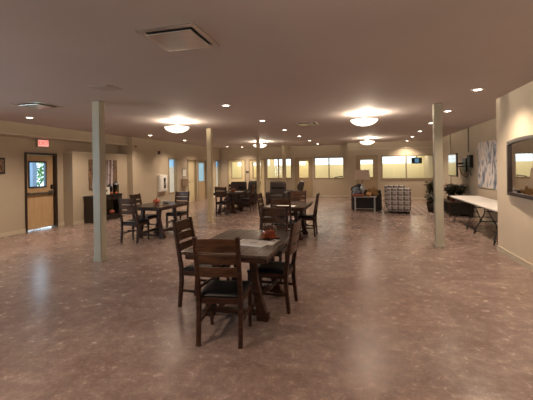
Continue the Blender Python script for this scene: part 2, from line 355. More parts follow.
# left wall doors and sidelights (recessed in the thick wall)
def side_opening(h, kind):
    global n_door, n_win
    y0, y1, z0, z1 = h; xb = WBX-.09
    if kind == 'sidelight':
        w = struct(casing(MB(), 'x', WBX, y0, y1, z0, z1, w=.04, t=.02, depth=.1).build('window_%d' % n_win, frame_m)); n_win += 1
        MB().bb(xb-.02, xb-.01, y0, y1, z0, z1).build('pane', glass, w)
        MB().bb(xb-.07, xb-.05, y0, y1, 1.74, z1).build('sky_opening', mat('frosted_day_glass', (.3, .5, .7), .4, emit=(.30, .62, 1), estr=.75), w)
        c_ = MB()
        for k in range(8): c_.bb(xb-.09+.012*(k % 2), xb-.05+.012*(k % 2), y0+(y1-y0)*k/8, y0+(y1-y0)*(k+1)/8, z0, 1.74)
        c_.build('curtain', mat('curtain_fabric', (.75, .72, .66), .8, var=.1, emit=(.8, .8, .78), estr=.30), w)  # faint emission in the curtain stands for daylight shining through
    else:
        d = struct(casing(MB(), 'x', WBX, y0, y1, z0, z1, w=.05, t=.02, depth=.12, bottom=False).build('door_%d' % n_door, frame_m)); n_door += 1
        if kind == 'cream':
            MB().bb(xb-.04, xb, y0, y1, .01, z1).build('door_leaf', cream_d, d)
            pm = MB(); pm.bb(xb, xb+.008, y0+.12, y1-.12, .2, .95); pm.bb(xb, xb+.008, y0+.12, y1-.12, 1.1, 1.95)
            pm.build('door_panel', mat('cream_panel_paint', (.74, .64, .42), .5, var=.03), d)
            MB().tube([(xb, y0+.08, 1.0), (xb+.06, y0+.08, 1.0), (xb+.06, y0+.2, 1.0)], .016).build('handle', dkmet, d)
            MB().box((xb+.012, y0+.08, 1.0), (.02, .05, .16)).build('lock_plate', dkmet, d)
        else:
            lf = MB(); a, b_ = y0+.14, y1-.14
            for q in ((y0, a, .01, z1), (b_, y1, .01, z1), (a, b_, .01, 1.0), (a, b_, 1.95, z1)): lf.bb(xb-.04, xb, q[0], q[1], q[2], q[3])
            lf.build('door_leaf', brown_d, d)
            MB().bb(xb-.025, xb-.015, a, b_, 1.0, 1.95).build('pane', mat('blue_lit_glass', (.2, .4, .5), .15, emit=(.28, .58, .85), estr=.42), d)
            MB().tube([(xb, y1-.08, 1.0), (xb+.06, y1-.08, 1.0), (xb+.06, y1-.2, 1.0)], .016).build('handle', chrome, d)
side_opening(S1, 'sidelight'); side_opening(D2, 'cream'); side_opening(D3, 'blue'); side_opening(S2, 'sidelight')
# exit door on the left wall
ed = MB(); y0, y1, zt = 7.47, 8.50, 2.13
ed.bb(LX-.14, LX+.03, y0-.0, y0+.05, 0, zt); ed.bb(LX-.14, LX+.03, y1-.07, y1, 0, zt); ed.bb(LX-.14, LX+.03, y0+.05, y1-.07, zt-.05, zt)
exit_door = struct(ed.build('door_%d' % n_door, dkbrown)); n_door += 1
la, lb, w0, w1 = y0+.055, y1-.075, 7.62, 8.20
lf = MB(); X0, X1 = LX-.10, LX-.055
for q in ((la, w0, .035, zt-.055), (w1, lb, .035, zt-.055), (w0, w1, .035, 1.17), (w0, w1, 1.90, zt-.055)): lf.bb(X0, X1, *q)
exit_leaf = lf.build('door_leaf', doorw, exit_door)
casing(MB(), 'x', X1, w0+.035, w1-.035, 1.20, 1.87, w=.035, t=.015, depth=.06).build('window_frame', mat('steel_blue_frame', (.05, .065, .09), .4, var=.1), exit_leaf)
MB().bb(X0+.015, X0+.022, w0, w1, 1.17, 1.90).build('pane', glass, exit_leaf)
pb = MB(); pb.bb(X1, X1+.05, la+.03, la+.12, .97, 1.05); pb.bb(X1, X1+.05, lb-.16, lb-.02, .95, 1.07); pb.bb(X1+.035, X1+.07, la+.05, lb-.08, .985, 1.035)
pb.build('push_bar', mat('push_bar_metal', (.22, .20, .18), .35, metal=.8, var=.1), exit_leaf, bevel=.006)
MB().box((X1+.02, lb-.07, 1.17), (.03, .05, .13)).build('lock', dkmet, exit_leaf, bevel=.004)
# baseboards
def base(n, x0, x1, y0, y1): struct(MB().bb(x0, x1, y0, y1, 0, .10).build('baseboard_'+n, trim_m))
base('left', LX, LX+.015, -3.05, 7.47); base('left_door', LX, LX+.015, 8.50, 8.74); base('left_panel', FX, FX+.015, 8.74, 11.3)
base('left_far', WBX, WBX+.015, 11.3, 15.56); base('left_corner', WBX, WBX+.015, 17.82, BY)
base('right_near', NX-.016, NX, -3.05, 7.55); base('right', RX-.015, RX, 7.55, BY2); base('back_left', -2.56, JOG, BY-.015, BY); base('back_right', .84, RX-.015, BY2-.015, BY2)
base('back_middle', -5.28, -3.54, BY-.015, BY)
struct(MB().bb(NX-.016, NX+.45, 7.55, 7.566, 0, .10).build('baseboard_return', trim_m))
# unseen window added left of the camera to bring in cool daylight
for ax, a0, a1 in (('x', -1.1, 3.5),):
    mb = MB(); n_ = 3 if ax == 'y' else 5
    def bar(u0, u1, v0, v1):
        if ax == 'y': mb.bb(u0, u1, -3.18, -3.07, v0, v1)
        else: mb.bb(LX-.12, LX-.01, u0, u1, v0, v1)
    for k in range(n_): u = a0 + (a1-a0-.05)*k/(n_-1); bar(u, u+.05, .8, 2.2)
    bar(a0, a1, .8, .85); bar(a0, a1, 2.15, 2.2)
    w = struct(mb.build('window_%d' % n_win, frame_m)); n_win += 1
    g2 = MB().bb(a0, a1, -3.13, -3.125, .85, 2.15) if ax == 'y' else MB().bb(LX-.07, LX-.065, a0, a1, .85, 2.15)
    g2.build('pane', glass, w)
# vertical wall trims on the far right wall
struct(MB().bb(RX-.05, RX, 15.3, 15.42, 0, H).build('trim_4', trim_m))

# outdoors beyond the exit door
g_ = MB().bb(-30, LX-.14, -4, 40, -.2, -.02).build('ground_outside', grass); struct(g_)
p_ = MB().bb(-10.6, LX-.14, 5, 13, -.02, -.005).build('path_outside', conc); struct(p_)
t = thing('garden_tree', 'leafy green tree outside, seen through the exit door glass', 'tree', (-17.5, 15.6, -.02))
MB().tube([(0, 0, 0), (.05, 0, 1.2), (0, .1, 2.2), (.1, 0, 3.2)], [.14, .11, .09, .05]).build('trunk', bark, t)
mb = MB()
for i in range(1500):
    th, ph, rr = random.uniform(0, 2*PI), math.acos(random.uniform(-1, 1)), random.uniform(.4, 1)**.5
    p = Vector((math.sin(ph)*math.cos(th)*1.2, math.sin(ph)*math.sin(th)*.95, 2.3+math.cos(ph)*1.5))*1; p = Vector((p.x*rr, p.y*rr, 2.3+(p.z-2.3)*rr))
    mb.leaf(p, (random.uniform(-1, 1), random.uniform(-1, 1), random.uniform(-1, .6)), (random.random(), .3, 1), .22, .13)
mb.build('foliage', leafout, t)
tag(MB().bb(-11.6, -11.45, 10.25, 10.42, -.02, 3.2).build('porch_post', mat('porch_post_paint', (.12, .16, .24), .6, var=.1)), 'dark blue-grey porch post outside the exit door glass', 'post')

# ------------------------------------------------------------------ support posts
def post(x, y, label, rz, s=.155, m_=post_m):
    t = thing('support_post', label, 'post', (x, y, 0), rz, 'floor-to-ceiling support posts')
    MB().box((0, 0, H/2), (s, s, H)).build('shaft', m_, t, bevel=.012)
    MB().box((0, 0, .03), (s+.015, s+.015, .06)).build('base_trim', m_, t, bevel=.004)
post_y = mat('post_paint_warm', (.60, .50, .32), .5, var=.05, scale=3)
post(-4.50, 5.36, 'pale square post on the left, the nearest one to the camera', 0)
post(1.50, 7.72, 'square grey-green post on the right, in front of the wall-hung television', 0)
post(-4.42, 10.0, 'yellowish cream post beside the far left dining table', 0, .145, post_y)
post(-4.10, 14.2, 'slim tan post behind the centre dining tables, in front of the middle bowl light', 0, .14, post_y)
post(-3.98, 18.7, 'slimmest tan post, standing against the far windows between the recliners', 0, .14, post_y)

# ------------------------------------------------------------------ ceiling fittings
def make_down():
    t = thing('recessed_downlight', '', 'ceiling light', (0, 0, H))
    MB().lathe([(.062, -.002), (.062, -.010), (.085, -.012), (.100, -.006), (.100, 0)], seg=24, cap=False).build('trim_ring', white_m, t, smooth=True)
    MB().lathe([(.001, -.014), (.03, -.013), (.055, -.009), (.063, -.003)], seg=20, cap=False).build('lens', glow_w, t, smooth=True)
    lamp('SPOT', 'bulb', (0, 0, -.03), SPOT_W, WARM, t, spot_size=R(135), spot_blend=.9, shadow_soft_size=.06)
    return t
down0 = None
ORD = ['first', 'second', 'third', 'fourth', 'fifth', 'sixth', 'seventh', 'eighth', 'ninth']
rows = [(-7.1, [1.7, 4.05, 6.4, 8.72, 11.05, 13.5, 15.9, 18.2], 'left'), (-2.32, [1.7, 6.45, 8.8, 11.2, 13.55, 15.9, 18.3], 'middle'), (2.0, [1.7, 4.08, 6.47, 8.78, 11.05, 13.42, 15.76, 18.0], 'right')]
for x, ys, side in rows:
    vis = [y for y in ys if (y > 6 if side != 'right' else y > 4)]
    for y in ys:
        if y in vis:
            k = vis.index(y)
            if k == len(vis)-1: lab = 'farthest recessed downlight of the %s ceiling row' % side
            elif k == 0: lab = 'nearest visible recessed downlight of the %s ceiling row' % side
            else: lab = '%s recessed downlight from the front in the %s ceiling row' % (ORD[k], side)
        else: lab = 'recessed downlight above and behind the camera, %s row' % side
        xx = x if y < 3 else {'right': 1.80+.026*(y-4), 'middle': -2.50+.034*(y-6.4), 'left': -7.22+.018*(y-6.4)}[side]
        if down0 is None: down0 = make_down(); down0['label'] = lab; down0['group'] = 'recessed ceiling downlights'; down0.location = (xx, y, H)
        else: dup(down0, (xx, y, H), 0, lab, 'recessed ceiling downlights')
dup(down0, (-6.4, 18.9, H), 0, 'recessed downlight in the far left corner, right neighbour of the last left-row light', 'recessed ceiling downlights')

def make_bowl():
    t = thing('bowl_ceiling_light', '', 'ceiling light', (0, 0, H))
    MB().lathe([(.001, 0), (.085, 0), (.085, -.018), (.03, -.03), (.001, -.03)], seg=20, cap=False).build('canopy', chrome, t, smooth=True)
    MB().tube([(0, 0, -.02), (0, 0, -.30)], .010).build('stem', chrome, t)
    a = MB()
    for k in range(3): th = 2*PI*k/3; a.tube([(0, 0, -.10), (.29*math.cos(th), .29*math.sin(th), -.155)], .006)
    a.build('arm', chrome, t)
    prof = [(.300, -.145), (.310, -.150), (.292, -.185), (.245, -.225), (.17, -.262), (.08, -.283), (.012, -.288), (.012, -.280), (.08, -.275), (.165, -.254), (.238, -.218), (.284, -.180), (.300, -.145)]
    MB().lathe(prof, seg=36, cap=False).build('glass_bowl', glow_b, t, smooth=True)
    MB().lathe([(.001, -.31), (.014, -.305), (.016, -.295), (.001, -.286)], seg=12, cap=False).build('finial', chrome, t, smooth=True)
    lamp('POINT', 'bulb', (.06, 0, -.13), BOWL_W, (1, .86, .66), t, shadow_soft_size=.05)
    return t
b0 = make_bowl(); b0.location = (-4.52, 8.2, H); b0['label'] = 'lit bowl light over the left dining table, left of the yellowish post'; b0['group'] = 'frosted glass bowl ceiling lights'
for p, lab in (((.10, 8.5), 'nearest and largest lit bowl light, right of centre'), ((.30, 15.7), 'small lit bowl light in front of the far right wall, above the lamp table'), ((-4.42, 15.6), 'small lit bowl light crossed by the slim tan post'),
               ((-4.5, 1.0), 'bowl light above and behind the camera on the left'), ((.1, 1.0), 'bowl light above and behind the camera on the right')):
    dup(b0, (*p, H), 0, lab, 'frosted glass bowl ceiling lights')

def vent(x, y, rz, label, s=.58, core=.36):
    t = thing('ceiling_vent', label, 'air vent', (x, y, H), rz, 'square ceiling air diffusers')
    fr = MB(); h = s/2; k = core/2
    # sloping ring between the outer flange and the dropped centre plate
    v = [[fr.bm.verts.new((sx_*a, sy_*a, z)) for sx_, sy_ in ((-1, -1), (1, -1), (1, 1), (-1, 1))] for a, z in ((h, -.002), (h, -.012), (h-.045, -.014), (h-.065, -.002))]
    for i in range(3):
        for j in range(4): fr.bm.faces.new((v[i][j], v[i][(j+1) % 4], v[i+1][(j+1) % 4], v[i+1][j]))
    fr.build('flange', vent_m, t)
    MB().box((0, 0, -.003), (s-.08, s-.08, .004)).build('dark_slot', mat('vent_shadow_gap', (.02, .017, .016), .9, var=.1), t)
    MB().box((0, 0, -.026), (core, core, .012)).build('centre_plate', vent_m, t, bevel=.005)
    br_ = MB()
    for sx_ in (-1, 1): br_.box((sx_*k*.6, 0, -.012), (.02, .02, .02))
    br_.build('bracket', vent_m, t)
vent(-1.62, 3.02, 0, 'large square air diffuser at the top of the photo, nearest the camera', .57, .43)
vent(-5.75, 5.28, 0, 'square air diffuser at the left, reflecting the red exit sign', .60, .42)
vent(-1.42, 9.85, 0, 'small distant air diffuser above the centre of the room', .60, .40)
t = thing('access_panel', 'flat beige ceiling access panel above the nearest left post', 'ceiling panel', (-3.65, 4.5, H))
MB().box((0, 0, -.004), (.34, .34, .008)).build('panel', mat('access_panel_paint', (.42, .34, .30), .7, var=.03), t, bevel=.002)
MB().box((0, 0, -.010), (.26, .26, .004)).build('inner_plate', mat('access_panel_inner', (.39, .32, .29), .7, var=.03), t, bevel=.001)

# ------------------------------------------------------------------ dining furniture
def slat(mb, w, zc, hh, yc, curve, th=.016, top_arch=0.0):
    n = 10; ring = []
    for i in range(n+1):
        u = i/n*2-1; x = u*w/2; yb = yc - curve*(1-u*u); at = top_arch*(1-u*u)
        ring.append([mb.bm.verts.new((x, yb+o_, z)) for o_, z in ((-th/2, zc-hh/2), (th/2, zc-hh/2), (th/2-.012, zc+hh/2+at), (-th/2-.012, zc+hh/2+at))])
    for i in range(n):
        for k in range(4): mb.bm.faces.new((ring[i][k], ring[i][(k+1) % 4], ring[i+1][(k+1) % 4], ring[i+1][k]))
    mb.bm.faces.new(ring[0]); mb.bm.faces.new(ring[-1][::-1])
def yback(z): return -.215 - max(0, z-.46)*.17 - max(0, .30-z)*.10
def make_chair():
    t = thing('dining_chair', '', 'chair')
    for s in (-1, 1):
        zs = [0, .15, .30, .46, .62, .80, 1.0]
        MB().sweep([(s*.195, yback(z), z) for z in zs], .038, [.036, .040, .046, .048, .042, .036, .028]).build('rear_post', wood, t, bevel=.004)
        MB().sweep([(s*.200, .205, 0), (s*.200, .205, .43)], [.030, .042], [.030, .042]).build('leg', wood, t, bevel=.004)
        MB().box((s*.198, -.015, .20), (.020, .42, .030)).build('side_stretcher', wood, t, bevel=.003)
    MB().box((0, -.01, .235), (.385, .020, .030)).build('cross_stretcher', wood, t, bevel=.003)
    a = MB(); a.box((0, .205, .405), (.385, .022, .055)); a.box((0, -.21, .405), (.37, .022, .055)); a.box((.200, 0, .405), (.022, .40, .055)); a.box((-.200, 0, .405), (.022, .40, .055))
    a.build('seat_rail', wood, t, bevel=.003)
    sm = MB(); n = 10; V = []
    for i in range(n+1):
        row = []
        for j in range(n+1):
            u, v = i/n*2-1, j/n*2-1; x = u*.222*(1-.04*(1-v)); y = .008+v*.222
            e = max(abs(u), abs(v)); z = .478 - .028*e**6 - .006*math.cos(u*1.2)*math.cos(v*1.2)
            row.append(sm.bm.verts.new((x, y, z)))
        V.append(row)
    for i in range(n):
        for j in range(n): sm.bm.faces.new((V[i][j], V[i+1][j], V[i+1][j+1], V[i][j+1]))
    edge = [V[i][0] for i in range(n)] + [V[n][j] for j in range(n)] + [V[n-i][n] for i in range(n)] + [V[0][n-j] for j in range(n)]
    low = [sm.bm.verts.new((p.co.x, p.co.y, .432)) for p in edge]; L_ = len(edge)
    for i in range(L_): sm.bm.faces.new((edge[i], low[i], low[(i+1) % L_], edge[(i+1) % L_]))
    sm.bm.faces.new(low)
    sm.build('seat_cushion', leather, t, smooth=True)
    for zc, hh, arch in ((.922, .115, .010), (.800, .090, 0), (.682, .088, 0)):
        q = MB(); slat(q, .385, zc, hh, yback(zc), .018, top_arch=arch); q.build('back_slat', slat_w, t, bevel=.002)
    return t
chair = make_chair(); first = [True]
def put_chair(x, y, rz, label, group):
    if first[0]: chair.location = (x, y, 0); chair.rotation_euler = (0, 0, R(rz)); chair['label'] = label; chair['group'] = group; first[0] = False
    else: dup(chair, (x, y, 0), R(rz), label, group)
def make_table(w=.92, L=1.40):
    t = thing('dining_table', '', 'table')
    tp = MB(); n = 6
    for k in range(n): tp.box(((k+.5)*w/n-w/2, 0, .745), (w/n-.003, L-.16, .030))
    for s in (-1, 1): tp.box((0, s*(L/2-.04), .745), (w, .077, .030))
    tp.build('tabletop', top_w, t, bevel=.003)
    ap = MB()
    for s in (-1, 1): ap.box((s*(w/2-.035), 0, .705), (.024, L-.07, .052)); ap.box((0, s*(L/2-.035), .705), (w-.094, .024, .052))
    ap.build('apron', wood, t, bevel=.002)
    for s in (-1, 1):
        y = s*(L/2-.33)
        for q in (-1, 1):
            MB().sweep([(q*.30, y, .06), (q*.265, y, .20), (q*.225, y, .42), (q*.205, y, .68)], [.105, .085, .07, .085], .075).build('leg', wood, t, bevel=.006)
        ft = MB(); ft.box((0, y, .07), (.52, .07, .05)); 
        for q in (-1, 1): ft.box((q*.31, y, .035), (.13, .10, .07))
        ft.build('foot', wood, t, bevel=.008)
        MB().box((0, y, .695), (.60, .075, .04)).build('trestle_head', wood, t, bevel=.004)
    st = MB()
    for q in (-1, 1): st.box((q*.17, 0, .125), (.05, L-.66, .06))
    st.build('stretcher', wood, t, bevel=.004)
    return t
tb = make_table(); tb['label'] = 'nearest dark wood dining table with newspapers and a glass jar on it'; tb.location = (-1.325, 3.99, 0); tb['group'] = 'trestle dining tables'
dup(tb, (-4.83, 7.82, 0), 0, 'left dining table, in front of the console table and the wall cabinet', 'trestle dining tables')
dup(tb, (-4.68, 12.40, 0), 0, 'distant dining table just right of the yellowish cream post', 'trestle dining tables')
dup(tb, (-1.62, 8.20, 0), 0, 'dining table directly behind the nearest one, in front of the recliners', 'trestle dining tables')
G1, G2, G3, G4 = 'chairs at the nearest dining table', 'chairs at the left dining table', 'chairs at the distant dining table', 'chairs at the second dining table'
put_chair(-1.28, 3.22, 7, 'nearest ladder-back chair, its back to the camera, black seat in full view', G1)
put_chair(-1.81, 3.93, -92, 'ladder-back chair on the left side of the newspaper table, seen from its side', G1)
put_chair(-1.02, 4.04, 88, 'ladder-back chair on the right side of the newspaper table', G1)
put_chair(-1.29, 5.02, 180, 'chair at the far end of the newspaper table, behind the jar of orange leaves', G1)
put_chair(-4.97, 7.05, 2, 'chair with its back to the camera at the near end of the left table', G2)
put_chair(-5.30, 7.95, -90, 'chair on the wall side of the left table, partly behind the front chair', G2)
put_chair(-4.82, 8.70, 180, 'chair at the far end of the left table, facing the camera', G2)
put_chair(-4.66, 11.70, 0, 'chair with its back to the camera at the distant table by the cream post', G3)
put_chair(-4.22, 12.85, 90, 'chair on the right side of the distant table by the recliners', G3)
put_chair(-5.0, 13.35, 180, 'chair at the far end of the distant table, mostly hidden by the front chair', G3)
put_chair(-1.57, 7.30, 0, 'chair with its back to the camera at the near end of the second table', G4)
put_chair(-1.28, 8.45, 90, 'chair on the right side of the second table, its legs clear on the open floor', G4)
put_chair(-1.62, 9.15, 180, 'chair at the far end of the second table, in front of the side-turned recliner', G4)
put_chair(-2.10, 8.35, -90, 'chair on the left side of the second table, mostly hidden', G4)

# table decorations
TZ = .76
def newspaper(x, y, z, rz, label, lines=True, w=.28, L=.38):
    t = thing('newspaper', label, 'newspaper', (x, y, z), R(rz), 'newspapers on the nearest table')
    a = MB(); a.box((0, 0, .003), (w, L, .006)); a.box((.004, .006, .0085), (w-.01, L-.006, .004), (0, 0, R(1.5))); a.build('pages', paper, t, bevel=.001)
    b = MB(); ink = mat('newsprint_ink', (.42, .41, .43), .9, var=.3, scale=40)
    for c_ in range(3):
        for r_ in range(14):
            if c_ == 1 and 3 < r_ < 9: continue
            b.box((-w/2+.05+c_*.088, -L/2+.03+r_*.0235, .0112), (.074, .008, .0006))
    b.box((-w/2+.138, -L/2+.03+6*.0235, .0112), (.074, .10, .0006)); b.build('printed_columns', ink, t)
newspaper(-1.19, 3.83, TZ, 80, 'open white newspaper lying on the near end of the table')
t = thing('folded_newspaper', 'small folded newspaper at the right of the open one, beside the glass jar', 'newspaper', (-.965, 3.90, TZ), R(-8), None)
MB().box((0, 0, .006), (.09, .26, .012)).build('pages', paper, t, bevel=.002)
MB().box((0, .05, .0125), (.07, .10, .001)).build('picture', mat('newsprint_photo', (.35, .28, .26), .8, var=.3, scale=40), t)
def pumpkin_mesh(mb, r, c=(0, 0, 0), flat=.78, lobes=9):
    n, m_ = 36, 12; c = Vector(c); g = []
    for j in range(m_+1):
        ph = PI*j/m_; row = []
        for i in range(n):
            th = 2*PI*i/n; k = 1-.10*abs(math.sin(lobes*th/2))**.6*math.sin(ph) if False else 1-.09*(1-abs(math.sin(lobes*th/2)))*math.sin(ph)
            row.append(mb.bm.verts.new(c + Vector((r*k*math.sin(ph)*math.cos(th)+1e-5*i, r*k*math.sin(ph)*math.sin(th), r*flat*(1+math.cos(ph)*(1-.12*math.sin(ph)))))))
        g.append(row)
    for j in range(m_):
        for i in range(n): mb.bm.faces.new((g[j][i], g[j+1][i], g[j+1][(i+1) % n], g[j][(i+1) % n]))
def pumpkin(name, x, y, z, r, label, m_=orange):
    t = thing(name, label, 'pumpkin', (x, y, z))
    mb = MB(); pumpkin_mesh(mb, r); mb.build('body', m_, t, smooth=True)
    MB().tube([(0, 0, r*1.45), (.1*r, 0, r*1.75), (.3*r, .05*r, r*1.95)], [r*.16, r*.11, r*.12], 7).build('stem', mat('pumpkin_stem', (.16, .12, .05), .8, var=.3), t, smooth=True)
# glass jar filled with red leaves and berries on nearest table
cx_, cy_ = -1.075, 4.16
t = thing('glass_jar', 'clear glass jar standing on the nearest table, filled with orange leaves', 'jar', (cx_, cy_, TZ))
MB().lathe([(.055, 0), (.085, .02), (.098, .07), (.090, .12), (.062, .155), (.058, .175), (.066, .185), (.063, .185), (.055, .175), (.058, .153), (.086, .118), (.094, .07), (.08, .022), (.05, .006)], seg=28, cap=True).build('glass_body', glassmat('jar_glass', (.99, .99, .99)), t, smooth=True)
t2 = MB()
for i in range(260):
    th, rr, z = random.uniform(0, 2*PI), .074*random.random()**.5, random.uniform(.012, .085)
    t2.leaf((rr*math.cos(th), rr*math.sin(th), z), (random.uniform(-1, 1), random.uniform(-1, 1), random.uniform(-.3, .5)), (.2, .1, 1), .034, .026)
lo = t2.build('dried_leaves', redleaf); lo.location = (cx_, cy_, TZ); lo['kind'] = 'stuff'; tag(lo, 'orange-red dried leaves filling the glass jar on the nearest table', 'dried leaves')
mb = MB()
for i in range(40):
    th, ph = random.uniform(0, 2*PI), random.uniform(.3, 1); a_ = .112*ph
    mb.leaf((a_*.9*math.cos(th), a_*.9*math.sin(th), .012), (math.cos(th), math.sin(th), .25), (0, 0, 1), .045, .035)
tag(mb.build('leaf_wreath', orange, loc=(cx_, cy_, TZ-.004)), 'ring of orange leaves around the foot of the glass jar', 'wreath')
pumpkin('pumpkin', -4.93, 7.86, TZ, .085, 'orange-red pumpkin on the left dining table', mat('pumpkin_red', (.55, .12, .05), .5, var=.2))
t = thing('glass_bowl', 'clear glass bowl beside the pumpkin on the left table', 'bowl', (-4.80, 8.10, TZ))
MB().lathe([(.04, 0), (.075, .02), (.10, .07), (.097, .07), (.07, .024), (.035, .008)], seg=24).build('bowl_body', mat('frosted_bowl', (.62, .60, .56), .25, var=.05), t, smooth=True)
MB().lathe([(.03, .0), (.045, .003), (.045, .006), (.03, .007)], seg=20).build('foot_ring', glass, t, smooth=True)
pumpkin('pumpkin', -4.50, 12.2, TZ, .09, 'dark reddish pumpkin on the distant table by the cream post', mat('pumpkin_dark', (.25, .07, .03), .5, var=.2))
t = thing('paper_sheets', 'bluish white papers glinting on the distant table, right of its pumpkin', 'papers', (-4.38, 12.55, TZ), R(10))
MB().box((0, 0, .003), (.30, .21, .006)).build('sheet', paper, t, bevel=.001); MB().box((-.08, .12, .005), (.21, .29, .004), (0, 0, R(20))).build('sheet', paper, t)
pumpkin('pumpkin', -1.95, 8.0, TZ, .075, 'small greyish pumpkin on the second table, left end', mat('pumpkin_grey', (.30, .26, .20), .55, var=.2))
t = thing('placemat', 'pale placemat on the second table, behind the front chair back', 'placemat', (-1.62, 7.78, TZ), R(0))
MB().box((0, 0, .002), (.42, .28, .004)).build('mat_body', paper, t, bevel=.001); MB().box((0, 0, .0045), (.38, .24, .001)).build('inner_field', plastic_w, t)

# ------------------------------------------------------------------ left wall: console, art, decor
XC = FX
t = thing('console_table', 'dark brown console with open lower shelf against the left wall', 'console table', (FX+.02+.18, 9.82, 0))
W_, L_, h_ = .34, 1.36, .83
MB().box((0, 0, h_-.02), (W_+.02, L_+.04, .04)).build('top', black, t, bevel=.004)
dk = mat('console_brown', (.028, .015, .011), .45, var=.3)
for s in (-1, 1): MB().box((0, s*(L_/2-.02), (h_-.04)/2), (W_, .04, h_-.04)).build('side_panel', dk, t, bevel=.003)
MB().box((0, 0, .14), (W_-.02, L_-.08, .03)).build('shelf', dk, t, bevel=.002)
MB().box((0, 0, .06), (W_-.04, L_-.08, .12)).build('plinth', dk, t)
MB().box((0, 0, .72), (W_-.02, L_-.08, .12)).build('drawer_band', dk, t, bevel=.002)
MB().box((-W_/2+.01, 0, .41), (.012, L_-.08, .50)).build('back_panel', mat('console_back', (.10, .085, .05), .6, var=.2), t)
for s in (-1, 0, 1): df = MB().box((W_/2, s*.42, .72), (.016, .38, .09)).build('drawer_front', dk, t, bevel=.002); MB().lathe([(.006, 0), (.006, .012), (.012, .018), (.008, .024)], (W_/2+.008, s*.42, .72), seg=10).build('knob', dkmet, df)
cx0 = FX+.20
def frame_stand(x, y, z, rz, w, h, label, name='picture_frame'):
    t = thing(name, label, 'picture frame', (x, y, z), R(rz))
    a = MB(); lean = R(-12)
    for sx_, sz, cx2, cz2 in ((w, .02, 0, .01), (w, .02, 0, h-.01), (.02, h, -w/2+.01, h/2), (.02, h, w/2-.01, h/2)): a.box((cx2, 0, cz2), (sx_, .014, sz))
    f_ = a.build('frame', white_m, t, bevel=.002); f_.rotation_euler = (lean, 0, 0)
    b = MB().box((0, .003, h/2), (w-.03, .006, h-.03)).build('card', mat('cream_card', (.70, .66, .58), .7, var=.08, scale=30), t); b.rotation_euler = (lean, 0, 0)
    c_ = MB().box((0, .04, h*.35), (.03, .008, h*.7)).build('easel_leg', dkmet, t); c_.rotation_euler = (R(12), 0, 0)
frame_stand(cx0+.02, 9.94, .83, 62, .20, .24, 'white standing picture frame on the console')
def lantern(x, y, z, s, label):
    t = thing('candle_lantern', label, 'lantern', (x, y, z), R(20), 'lanterns on the console')
    w = .13*s; h = .26*s
    MB().box((0, 0, .01), (w, w, .02)).build('base', dkmet, t, bevel=.003)
    for a in (-1, 1):
        for b in (-1, 1): MB().box((a*(w/2-.008), b*(w/2-.008), h/2+.01), (.014, .014, h-.01)).build('corner_post', dkmet, t)
    MB().lathe([(w*.74, h), (w*.50, h+.03*s), (w*.22, h+.085*s), (.008, h+.095*s)], seg=4).build('roof', dkmet, t)
    ring = MB(); ring.tube([(.022*s*math.cos(k*PI/6), 0, h+.115*s+.024*s*math.sin(k*PI/6)) for k in range(13)], .003, 6); ring.build('ring', dkmet, t)
    MB().lathe([(.03*s, .02), (.03*s, .11*s), (.004, .115*s)], seg=16).build('candle', mat('candle_wax', (.30, .24, .16), .6, var=.05), t, smooth=True)
    gl = MB()
    for a in (-1, 1): gl.box((a*(w/2-.008), 0, h/2+.01), (.002, w-.03, h-.03)); gl.box((0, a*(w/2-.008), h/2+.01), (w-.03, .002, h-.03))
    gl.build('glass', glassmat('lantern_glass', (.55, .5, .42)), t)
lantern(cx0-.03, 10.14, .83, .95, 'shorter dark candle lantern on the console, left of the taller one')
lantern(cx0+.02, 10.38, .83, 1.2, 'taller dark candle lantern at the right end of the console')
pumpkin('pumpkin', cx0+.10, 10.06, .83, .05, 'tiny orange pumpkin on the console between frame and lanterns')
pumpkin('pumpkin', cx0+.13, 10.26, .83, .045, 'tiny orange pumpkin in front of the lanterns on the console')
pumpkin('pumpkin', cx0+.03, 10.13, .155, .10, 'rust pumpkin on the lower shelf of the console', rust)
t = thing('white_vase', 'slender white vase on the lower shelf of the console', 'vase', (cx0, 9.85, .155))
MB().lathe([(.035, 0), (.05, .04), (.05, .12), (.025, .18), (.018, .23), (.026, .25)], seg=20).build('vase_body', white_m, t, smooth=True)
MB().lathe([(.027, .248), (.029, .252), (.027, .256)], seg=20).build('rim', chrome, t, smooth=True)
t = thing('magazine', 'white magazine lying on the console lower shelf', 'magazine', (cx0, 9.58, .155), R(10))
MB().box((0, 0, .008), (.2, .26, .016)).build('pages', paper, t, bevel=.002); MB().box((0, 0, .017), (.205, .265, .002)).build('cover', white_m, t)

t = thing('forest_painting', 'dark autumn painting of white birch trunks above the console', 'painting', (FX, 10.04, 1.50))
MB().bb(0, .035, -.66, .66, -.475, .475).build('canvas', forest, t, bevel=.003)
for yy, w, z0, z1 in ((-.52, .06, -.47, .1), (-.15, .07, -.47, .30), (.02, .045, -.47, .2), (.20, .09, -.47, .475), (.37, .10, -.47, .475), (.10, .03, -.47, .47)):
    MB().sweep([(.0365, yy-.01, z0), (.0365, yy+.015, (z0+z1)/2), (.0365, yy+.04, z1)], [w, w*.85, w*.6], .003, sx=(0, 1, 0)).build('birch_trunk', bark_w, t)
t = thing('wall_picture', 'small dark framed picture cut by the left photo edge', 'picture', (LX, 6.72, 1.77))
a = MB(); a.bb(0, .03, -.2, .2, -.2, .2); a.build('frame', black, t, bevel=.004); MB().bb(.03, .034, -.16, .16, -.16, .16).build('print', forest, t)

